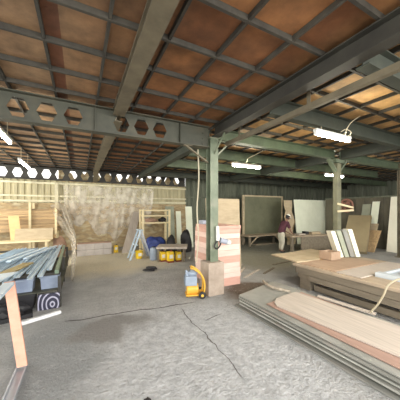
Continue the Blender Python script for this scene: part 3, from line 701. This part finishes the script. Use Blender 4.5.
# ------------------------------------------------------------------ person bending over the worktable
def skinned(name, joints, edges, m, parent=None, root=0, sub=2):
    me = bpy.data.meshes.new(name); me.from_pydata([j[0] for j in joints],edges,[]); me.materials.append(M[m])
    o = bpy.data.objects.new(name,me); C.objects.link(o)
    sk = o.modifiers.new('skin','SKIN'); sk.use_smooth_shade = True
    if not me.skin_vertices: 
        pass
    lay = me.skin_vertices[0].data
    for i,(p,r) in enumerate(joints):
        lay[i].radius = (r,r) if not isinstance(r,tuple) else r
        lay[i].use_root = (i==root)
    sb = o.modifiers.new('sub','SUBSURF'); sb.levels = sub; sb.render_levels = sub
    if parent: o.parent = parent
    return o
PX,PY = 6.84,6.42
def build_person():
    # local frame: +X is the way the person faces, z up, feet on the floor, about 1.5 m tall, stooping
    J = {}; js=[]; es=[]
    def j(n,p,r): J[n]=len(js); js.append((p,r))
    def e(a,b): es.append((J[a],J[b]))
    j('pelvis',(-.08,0,.78),(.092,.078)); j('waist',(-.03,0,.92),(.10,.082)); j('chest',(.08,0,1.08),(.135,.105)); j('upper',(.14,0,1.18),(.10,.078)); j('neck',(.20,0,1.25),.048); j('skull',(.25,0,1.33),.06)
    e('pelvis','waist'); e('waist','chest'); e('chest','upper'); e('upper','neck'); e('neck','skull')
    for s,t in ((1,'l'),(-1,'r')):
        j('hip'+t,(-.08,s*.075,.70),.066); j('knee'+t,(-.01+.03*s,s*.10,.41),.056); j('ank'+t,(-.08+.05*s,s*.10,.075),.037); j('toe'+t,(.06+.05*s,s*.12,.035),.032)
        e('pelvis','hip'+t); e('hip'+t,'knee'+t); e('knee'+t,'ank'+t); e('ank'+t,'toe'+t)
        j('sh'+t,(.13,s*.16,1.16),.052); j('el'+t,(.20,s*.22,.93),.042); j('wr'+t,(.36,s*.13,.78),.027); j('palm'+t,(.42,s*.115,.745),(.032,.018))
        e('upper','sh'+t); e('sh'+t,'el'+t); e('el'+t,'wr'+t); e('wr'+t,'palm'+t)
    root = tag(skinned('person',js,es,'skin',None,0),'person in a white cap and maroon shirt stooping at the left end of the worktable','person')
    root.scale=(.94,.94,.94); root.location = (PX,PY,0); root.rotation_euler=(0,0,math.radians(-8))
    # fingers
    for s in (1,-1):
        for k,(dy,ln) in enumerate(((-.026,.060),(-.009,.068),(.009,.064),(.026,.052))):
            a=V((.435,s*.115+dy,.742)); 
            pts=[(a,.0095),(a+V((ln*.45,0,-.012)),.0088),(a+V((ln*.75,0,-.032)),.008),(a+V((ln*.9,0,-.055)),.0065)]
            skinned('finger',pts,[(0,1),(1,2),(2,3)],'skin',root,0,1)
        a=V((.395,s*.115-s*.022,.752))
        skinned('thumb',[(a,.011),(a+V((.022,-s*.022,-.006)),.010),(a+V((.045,-s*.026,-.022)),.0085)],[(0,1),(1,2)],'skin',root,0,1)
    # head
    bm = B(); bmesh.ops.create_uvsphere(bm,u_segments=24,v_segments=18,radius=1)
    for v in bm.verts:
        d=v.co.copy(); x,y,z=d.x*.092,d.y*.075,d.z*.112
        if d.z<0: x*=1+.10*d.z*(1 if d.x<0 else -.2); y*=1+.28*d.z
        if d.x>.75 and abs(d.y)<.25: x += .020*max(0,1-abs(d.y)/.22)*max(0,1-abs(d.z+.12)/.28)          # nose
        if d.x>.6 and abs(d.z-.08)<.12 and .2<abs(d.y)<.55: x -= .007                                     # eye sockets
        if d.x>.6 and d.z<-.72: x += .008
        v.co=(x,y,z)
    tilt=Matrix.Translation((.285,0,1.40))@Matrix.Rotation(math.radians(28),4,'Y')
    bm.transform(tilt); h=link('head',bm,'skin',smooth=True); h.parent=root
    for s in (1,-1):
        bm=B(); bmesh.ops.create_uvsphere(bm,u_segments=10,v_segments=8,radius=.011,matrix=tilt@Matrix.Translation((.078,s*.03,.010))); o=link('eye',bm,'label',smooth=True); o.parent=h
        bm=B(); bmesh.ops.create_uvsphere(bm,u_segments=8,v_segments=6,radius=.0055,matrix=tilt@Matrix.Translation((.0865,s*.03,.010))); q=link('pupil',bm,'black',smooth=True); q.parent=h
        bm=B(); bmesh.ops.create_uvsphere(bm,u_segments=10,v_segments=8,radius=1,matrix=tilt@Matrix.Translation((-.005,s*.075,-.005))@Matrix.Diagonal((.020,.009,.030,1))); q=link('ear',bm,'skin',smooth=True); q.parent=h
    bm=B(); bmesh.ops.create_uvsphere(bm,u_segments=10,v_segments=6,radius=1,matrix=tilt@Matrix.Translation((.080,0,-.058))@Matrix.Diagonal((.010,.024,.006,1))); q=link('mouth',bm,'shirt',smooth=True); q.parent=h
    # dark hair below the cap
    bm=B(); bmesh.ops.create_uvsphere(bm,u_segments=20,v_segments=14,radius=1,matrix=Matrix.Translation((-.018,0,.012))@Matrix.Diagonal((.092,.083,.110,1)))
    bmesh.ops.delete(bm,geom=[v for v in bm.verts if v.co.x>.035 or v.co.z<-.075],context='VERTS'); bm.transform(tilt); q=link('hair',bm,'black',smooth=True); q.parent=root
    bm=B(); bmesh.ops.create_uvsphere(bm,u_segments=20,v_segments=14,radius=1,matrix=Matrix.Translation((-.006,0,.035))@Matrix.Diagonal((.108,.094,.098,1)))
    bmesh.ops.delete(bm,geom=[v for v in bm.verts if v.co.z<.038],context='VERTS')
    slab(bm,(.07,-.06,.036),(.10,.01,-.012),(0,.12,0),(0,0,.008)); bm.transform(tilt); q=link('cap',bm,'capcloth',smooth=True); q.parent=root
    # shirt, trousers, shoes follow the same skeleton slightly larger
    k=lambda n:js[J[n]][0]
    S=[((-.09,0,.72),(.165,.140)),((-.02,0,.93),(.158,.136)),((.115,0,1.13),(.172,.140)),((.19,0,1.245),.075)]
    E=[(0,1),(1,2),(2,3)]
    for t in 'lr':
        i=len(S); a=V(k('sh'+t)); b_=V(k('el'+t)); S+=[(tuple(a+V((0,0,.006))),.086),(tuple(a.lerp(b_,.9)),.064)]; E+=[(2,i),(i,i+1)]
    skinned('shirt',S,E,'shirt',root,0)
    S=[((-.05,0,.90),(.140,.118)),((-.088,0,.72),(.176,.152))]; E=[(0,1)]
    for t in 'lr':
        i=len(S); a=V(k('knee'+t)); b_=V(k('ank'+t)); S+=[(tuple(V(k('hip'+t)).lerp(a,.45)),.100),(tuple(a),.078),(tuple(a.lerp(b_,.92)),.055)]; E+=[(1,i),(i,i+1),(i+1,i+2)]
    skinned('trousers',S,E,'trouser',root,0)
    for t in 'lr':
        a=V(k('ank'+t)); b_=V(k('toe'+t)); skinned('shoe',[((a.x-.03,a.y,.045),.045),((a.x+.05,a.y,.042),.046),((b_.x+.03,b_.y,.038),.038)],[(0,1),(1,2)],'black',root,0)
build_person()

# ------------------------------------------------------------------ left: metal rack with channels, bins and sheets
t = thing('steel_rack','low dark steel rack holding the metal channels at left','rack',(-1.1,6.0,0))
for (px,py) in ((-1.90,4.50),(-.33,4.47),(-1.90,7.6),(-.36,7.6),(-1.90,6.0),(-.36,6.0)):
    bm = B(); box(bm,px,px+.05,py,py+.05,0,.50); part('leg',bm,'steeldark',t,world=True)
for py in (4.62,6.0,7.6):
    bm = B(); box(bm,-1.90,-.31,py,py+.05,.50,.545); part('top_rail',bm,'steeldark',t,world=True)
bm = B(); box(bm,-1.95,-.28,4.50,7.6,.262,.275); part('shelf',bm,'steelgrey',t,world=True)
k=0
for i in range(16):
    x0=-.465-i*.096; x1=-.50-i*.066; y0=4.26+random.uniform(-.10,.24)+(.28 if i in (0,3) else 0); L_=random.uniform(2.95,3.25); zz=.546 if i%2 else .582
    d=V((x1-x0,L_,0)); w=.0355
    bm=B(); slab(bm,(x0-w,y0,zz),d,(2*w,0,0),(0,0,.004)); slab(bm,(x0-w,y0,zz+.004),d,(.004,0,0),(0,0,.03)); slab(bm,(x0+w-.004,y0,zz+.004),d,(.004,0,0),(0,0,.03))
    solo('metal_channel',bm,'alu','pale blue-grey metal channel in the row lying across the dark rack','channel','pale metal channels on the rack')
bm=B(); x0=-.345; slab(bm,(x0-.03,4.50,.548),(-.06,3.1,0),(.055,0,0),(0,0,.058)); solo('metal_channel',bm,'greenmetal','dark green channel at the right end of the row on the rack','channel')
for i in range(3):
    a=-1.45+i*.22
    bm=B(); slab(bm,(a,5.3+.2*i,.6195),(.40,1.6,.0),(.065,-.006,0),(0,0,.03)); solo('metal_channel',bm,'alu','pale metal strip lying askew on top of the channels','channel','loose metal strips on top of the channels')
for nm,dx in (('left of two mustard boards lying on the metal channels',0),('right of two mustard boards lying on the metal channels',.085)):
    bm=B(); slab(bm,(-1.12+dx,4.45-.03*dx,.6195),(.20,.75,0),(.075,-.02,0),(0,0,.025)); solo('mustard_board',bm,'mustard',nm,'board')
bm=B(); slab(bm,(-1.42,3.72,.66),(.50,.0,.02),(.1,.62,-.02),(0,0,.02)); o=solo('metal_sheet',bm,'alu','pale blue sheet cut by the left edge at the near end of the channels','sheet')
def bin_(label, x, y, z, w, d, h, m='bin'):
    t=thing('plastic_bin',label,'bin',(x,y,z))
    bm=B(); 
    a=[(-w/2*.9,-d/2*.9,0),(w/2*.9,-d/2*.9,0),(w/2*.9,d/2*.9,0),(-w/2*.9,d/2*.9,0)]; b=[(-w/2,-d/2,h),(w/2,-d/2,h),(w/2,d/2,h),(-w/2,d/2,h)]
    A=[bm.verts.new(p) for p in a]; D=[bm.verts.new(p) for p in b]; bm.faces.new(A[::-1])
    for i in range(4): bm.faces.new((A[i],A[(i+1)%4],D[(i+1)%4],D[i]))
    IN=[bm.verts.new((p[0]*.93,p[1]*.93,p[2])) for p in b]; LO=[bm.verts.new((p[0]*.93,p[1]*.93,p[2]+.012)) for p in a]
    for i in range(4): bm.faces.new((D[i],D[(i+1)%4],IN[(i+1)%4],IN[i])); bm.faces.new((IN[i],IN[(i+1)%4],LO[(i+1)%4],LO[i]))
    bm.faces.new(LO); part('body',bm,m,t)
    bm=B(); box(bm,-w/2-.012,w/2+.012,-d/2-.012,d/2+.012,h-.03,h-.012); 
    part('rim',bm,m,t,bevel=.004); return t
bin_('blue-grey bin at the right corner of the rack under the green channel',-.455,4.74,.276,.27,.22,.215)
bin_('dark blue bin on the rack shelf left of the corner bin',-.83,4.72,.276,.30,.26,.21)
bin_('black bin on the floor under the rack',-.98,4.72,0,.66,.35,.25,'black')
bm=B(); box(bm,-.60,-.30,4.44,4.455,0.0,.25); solo('patterned_panel',bm,'swirl','dark panel with pale swirl rings standing under the corner bin','panel')
bm=B(); slab(bm,(-.76,3.96,.0),(.50,.21,0),(-.025,.05,0),(0,0,.045)); solo('white_bar',bm,'white','white bar lying on the floor before the rack','bar',bevel=.004)
bm=B(); slab(bm,(-1.25,4.10,0),(.62,.12,0),(-.05,.30,0),(0,0,.06)); lump(bm,(-.95,4.33,.05),(.26,.15,.12),11,.2); solo('black_tarpaulin',bm,'black','black crumpled tarpaulin on the floor behind the white bar','tarpaulin')
# translucent sheet hung at the rack's right
bm=B(); nu,nv=26,22; G=[]
for i in range(nu):
    u=i/(nu-1); row=[]
    for k2 in range(nv):
        v=k2/(nv-1)
        ytop=10.2-1.2*u; ybot=8.8-3.0*u
        yy=ytop*(1-v)+ybot*v; ztop=2.0-.25*u**2; 
        zz=ztop*(1-v**.8)
        xx=-.42+.26*min(1,v*1.6)+.04*math.sin(u*23+v*3)-.42*max(0,1-v*1.9)*u
        row.append(bm.verts.new((xx,yy,max(zz,.012))))
    G.append(row)
for i in range(nu-1):
    for k2 in range(nv-1): bm.faces.new((G[i][k2],G[i+1][k2],G[i+1][k2+1],G[i][k2+1]))
solo('plastic_sheet',bm,'sheet','creased translucent plastic sheet hanging down beside the rack','sheet',smooth=True)
# second sheet in front of the far wall
bm=B(); nu,nv=70,14; G=[]
for i in range(nu):
    u=i/(nu-1); row=[]
    zb=.75+.35*math.sin(u*9)+.15*math.sin(u*31)
    for k2 in range(nv):
        v=k2/(nv-1); zz=2.56*(1-v)+zb*v
        row.append(bm.verts.new((-.60+3.5*u+.05*math.sin(v*5+u*20),10.325+.022*math.sin(u*60+v*4)*(.3+v)+.015*math.sin(u*17),zz)))
    G.append(row)
for i in range(nu-1):
    for k2 in range(nv-1): bm.faces.new((G[i][k2],G[i+1][k2],G[i+1][k2+1],G[i][k2+1]))
solo('plastic_sheet',bm,'sheet','wide creased translucent sheet hung over the middle of the far wall','sheet',smooth=True)
# salmon post frame, near left
t=thing('timber_stand','salmon and grey frame with a leaning upright at the near left edge','frame',(-.55,2.7,0))
bm=B(); slab(bm,(-.56,2.88,.03),(.085,0,0),(0,.035,0),(-.105,0,.86)); part('upright',bm,'salmon',t,world=True,bevel=.003,label='salmon wooden upright')
bm=B(); slab(bm,(-.57,2.94,0),(.09,.0,0),(-.02,-1.5,0),(0,0,.006)); slab(bm,(-.57,2.94,.006),(.012,0,0),(-.02,-1.5,0),(0,0,.028)); slab(bm,(-.492,2.94,.006),(.012,0,0),(-.02,-1.5,0),(0,0,.028)); part('bottom_rail',bm,'greymetal',t,world=True,label='grey slotted metal rail')
bm=B(); slab(bm,(-.665,2.88,.86),(.085,0,0),(-.02,-1.5,0),(0,0,.03)); part('top_rail',bm,'alu',t,world=True,label='pale blue metal top rail')
bm=B(); slab(bm,(-.59,1.44,.03),(.085,0,0),(0,-.035,0),(-.105,0,.86)); part('upright',bm,'salmon',t,world=True)

# ------------------------------------------------------------------ far left wall: lumber rack and boards
t=thing('lumber_rack','timber rack holding stacked boards against the far left wall','rack',(-2.0,9.9,0))
for xx in (-3.4,-1.55,-.80):
    bm=B(); box(bm,xx,xx+.07,9.60,9.67,0,1.85); part('post',bm,'paleyel',t,world=True)
    bm=B(); box(bm,xx,xx+.07,10.30,10.37,0,1.85); part('post',bm,'paleyel',t,world=True)
    bm=B(); box(bm,xx,xx+.07,9.67,10.30,.80,.86); part('shelf_bearer',bm,'paleyel',t,world=True)
z=.862
for r in range(13):
    h=random.uniform(.055,.07)
    for c in range(2):
        y0=9.69+c*.29; xs=-3.3+random.uniform(-.15,.1); xe=-.66+random.uniform(-.10,.10)
        if z>1.7: xe-=.2
        bm=B(); box(bm,xs,xe,y0,y0+.26,z,z+h-.006); solo('timber_board',bm,'lumber','tan board in the lumber pile on the rack by the far left wall','board','boards in the lumber pile')
    z+=h
t=thing('plank_trestle','pale plank trestle in front of the lumber rack','trestle',(-1.8,9.0,0))
bm=B(); box(bm,-3.4,-.85,8.75,9.25,.60,.645); part('top_plank',bm,'paleyel',t,world=True,bevel=.005)
for xx in (-3.3,-1.0):
    for yy in (8.8,9.15):
        bm=B(); box(bm,xx,xx+.06,yy,yy+.05,0,.60); part('leg',bm,'paleyel',t,world=True)
bm=B(); slab(bm,(-1.92,9.12,.646),(.28,0,0),(-.16,.40,.76),(0,.025,0)); solo('orange_board',bm,'orange','orange board leaning on the lumber pile at far left','board')
bm=B(); slab(bm,(-1.80,8.92,.646),(1.0,.0,.0),(0,.16,.36),(0,.025,0)); solo('tan_board',bm,'tan','wide tan board standing on edge on the plank trestle','board')
bm=B(); slab(bm,(-1.65,9.22,.646),(.9,0,0),(0,.30,.10),(0,.02,0)); solo('prop_board',bm,'lumber','low board behind the wide tan board on the trestle','board')
# block wall
t=thing('block_kerb','low grey concrete block kerb in front of the far wall','kerb',(.4,9.1,0))
bm=B()
for r in range(2):
    for c in range(4):
        x0=-.10+c*.28+(.0 if r==0 else 0); box(bm,x0,x0+.275,9.0,9.18,r*.21,r*.21+.205)
part('blockwork',bm,'block',t,world=True,bevel=.006)
bm=B(); box(bm,-.08,1.0,8.99,9.20,.416,.45); solo('kerb_plank',bm,'canvas','brown plank lying on the grey block kerb','plank')
bm=B(); lump(bm,(-.66,9.35,.0),(.20,.20,.42),5,.22); solo('brown_canvas',bm,'canvas','heap of brown canvas at the left end of the block kerb','canvas',smooth=True)
def canister(name,label,loc,s=1.0,group=None,red=True):
    t=thing(name,label,'canister',loc,0,group)
    bm=B(); box(bm,-.085*s,.085*s,-.085*s,.085*s,.04*s,.30*s); part('body',bm,'yellow',t,bevel=.02*s)
    if red: bm=B(); box(bm,-.09*s,.09*s,-.09*s,.09*s,0,.04*s); part('base',bm,'darkred',t,bevel=.006)
    else: bm=B(); box(bm,-.083*s,.083*s,-.083*s,.083*s,0,.04*s); part('base',bm,'yellow',t)
    bm=B(); cyl(bm,(.03*s,0,.30*s),(.03*s,0,.335*s),.025*s); part('cap',bm,'darkred' if red else 'black',t)
    bm=B(); box(bm,-.05*s,.05*s,-.087*s,-.0855*s,.12*s,.22*s); part('label',bm,'label',t)
    return t
canister('yellow_canister','small yellow canister on the floor at the right end of the block kerb',(1.20,9.28,0),.9,red=False)
# leaning plank at centre
bm=B(); slab(bm,(1.36,8.95,0),(.33,0,0),(.66,1.24,1.53),(0,.03,0)); solo('long_plank',bm,'palewood','wide tan plank leaning diagonally on the wall behind the yellow bucket','plank')
# A-frame ladder
t=thing('folding_ladder','pale grey folding A-frame ladder opened over the yellow bucket','ladder',(1.72,7.8,0))
for yy in (7.55,7.95):
    bm=B(); slab(bm,(1.38,yy,0),(.06,0,0),(0,.03,0),(.33,0,.93)); part('rail',bm,'alu',t,world=True)
    bm=B(); slab(bm,(2.04,yy,0),(.06,0,0),(0,.03,0),(-.31,0,.93)); part('rail',bm,'greymetal',t,world=True)
for k in (.22,.45,.68):
    bm=B(); box(bm,1.40+.33*k/.93-.01,1.40+.33*k/.93+.10,7.58,7.95,k,k+.025); part('step',bm,'alu',t,world=True)
bm=B(); box(bm,1.68,1.83,7.53,8.0,.93,.96); part('top_step',bm,'alu',t,world=True)
t=thing('yellow_bucket','yellow bucket with a white label standing under the ladder','bucket',(1.73,7.76,0))
bm=B(); lathe(bm,[(.10,0),(.125,.24),(.13,.25),(.115,.25),(.095,.02)]); part('body',bm,'yellow',t,smooth=False)
bm=B(); box(bm,-.05,.06,-.122,-.118,.09,.19); part('label',bm,'label',t)
bm=B(); pipe(bm,[(-.125,0,.235),(-.10,-.05,.30),(0,-.08,.33),(.10,-.05,.30),(.125,0,.235)],.006); part('handle',bm,'black',t,smooth=True)
# shelf with blue tarp
t=thing('timber_shelf','rough yellow timber shelf behind the ladder','shelf',(2.5,8.6,0))
for xx in (1.98,2.98):
    for yy in (8.35,8.80):
        bm=B(); box(bm,xx,xx+.07,yy,yy+.06,0,1.62); part('post',bm,'paleyel',t,world=True)
for zz in (.42,1.10,1.36,1.56):
    bm=B(); box(bm,2.05,2.98,8.36,8.85,zz,zz+.05); part('shelf_board',bm,'paleyel',t,world=True,bevel=.004)
bm=B(); lump(bm,(2.36,8.12,.0),(.32,.18,.42),21,.30); solo('blue_tarpaulin',bm,'blue','crumpled blue tarpaulin heaped in front of the timber shelf','tarpaulin',smooth=True)
t=thing('plastic_drum','blue-grey drum on the floor between the ladder and the tan-topped bench','drum',(2.10,7.30,0))
bm=B(); lathe(bm,[(.11,0),(.125,.02),(.125,.13),(.132,.14),(.125,.15),(.125,.27),(.132,.28),(.125,.29),(.12,.38),(.08,.40)]); part('body',bm,'engine',t)
bm=B(); cyl(bm,(0,0,.40),(0,0,.43),.05); part('cap',bm,'black',t)
bm=B(); lump(bm,(2.80,8.58,1.152),(.14,.14,.10),22,.3); solo('black_bag',bm,'black','small black bag on the second shelf of the timber shelf','bag',smooth=True)
bm=B(); lump(bm,(2.36,8.58,1.152),(.20,.15,.09),27,.3); solo('canvas_bag',bm,'canvas','brown cloth bundle on the timber shelf','bundle',smooth=True)
bm=B(); lump(bm,(2.92,7.95,.0),(.17,.17,.44),23,.30); solo('black_sack',bm,'black','black sack slumped right of the blue tarpaulin','sack',smooth=True)
bm=B(); lump(bm,(3.62,8.15,.0),(.20,.18,.52),29,.30); solo('black_sack',bm,'black','black sack standing between the grey-green boards','sack',smooth=True)
for (x0,w,h,nm,m) in ((2.95,.38,1.75,'left grey-green board standing behind the tan-topped bench','greenboard'),(3.42,.22,1.55,'middle pale board standing behind the tan-topped bench','palegreen'),(3.86,.30,1.75,'right pale board standing behind the tan-topped bench','palegreen')):
    bm=B(); slab(bm,(x0+.15,8.95,0),(w,0,0),(0,.18,h),(0,.03,0)); solo('standing_board',bm,m,nm,'board')
# tan-topped bench with canisters below
t=thing('low_bench','low tan-topped bench over three yellow canisters','bench',(2.55,6.8,0))
bm=B(); slab(bm,(2.06,6.93,.40),(.85,-.42,0),(.30,.62,0),(0,0,.06)); part('benchtop',bm,'palewood',t,world=True,bevel=.006)
for (lx,ly) in ((2.12,6.93),(2.82,6.58),(2.34,7.40),(3.06,7.05)):
    bm=B(); box(bm,lx,lx+.05,ly,ly+.05,0,.40); part('leg',bm,'bench',t,world=True)
canister('yellow_canister','leftmost of three yellow canisters under the tan-topped bench',(2.29,6.98,0),1.0)
canister('yellow_canister','middle of three yellow canisters under the tan-topped bench',(2.45,6.74,0),1.1)
canister('yellow_canister','rightmost of three yellow canisters under the tan-topped bench',(2.72,6.76,0),1.0)
bm=B(); lump(bm,(1.66,6.1,0),(.17,.13,.055),31,.35); solo('black_rag',bm,'black','black rag lying alone on the open floor','rag',smooth=True)
bm=B(); lump(bm,(.50,1.92,0),(.03,.045,.008),35,.35,2); solo('floor_scrap',bm,'black','small dark scrap on the near floor','scrap',smooth=True)

# ------------------------------------------------------------------ light, sky, camera
w = bpy.data.worlds.new('World'); scn.world = w; w.use_nodes = True
bg = w.node_tree.nodes['Background']; bg.inputs['Color'].default_value = (1.0,.98,.94,1); bg.inputs['Strength'].default_value = 1.7
def area(name, loc, rot, sx, sy, power, col):
    l = bpy.data.lights.new(name,'AREA'); l.shape='RECTANGLE'; l.size=sx; l.size_y=sy; l.energy=power; l.color=col
    o = bpy.data.objects.new(name,l); C.objects.link(o); o.location=loc; o.rotation_euler=rot; return o
area('daylight_from_front_opening',(2,-2.6,2.5),(math.radians(64),0,0),9,2.0,640,(1,.98,.95))
area('added_left_fill',(-4.8,7.2,1.8),(0,math.radians(-90),0),2.8,4.5,300,(1,.97,.9))  # added fill lamp, brightens the back left wall from outside the view

cam = bpy.data.cameras.new('Camera'); co = bpy.data.objects.new('Camera',cam); C.objects.link(co)
cam.sensor_fit='HORIZONTAL'; cam.sensor_width=36; cam.lens=36*232/400; cam.shift_y=10/400; cam.clip_start=.02
co.location=(0,0,1.6); co.rotation_euler=(PI/2,0,-math.radians(27.3))
scn.camera = co
scn.view_settings.view_transform='Standard'; scn.view_settings.exposure=.18
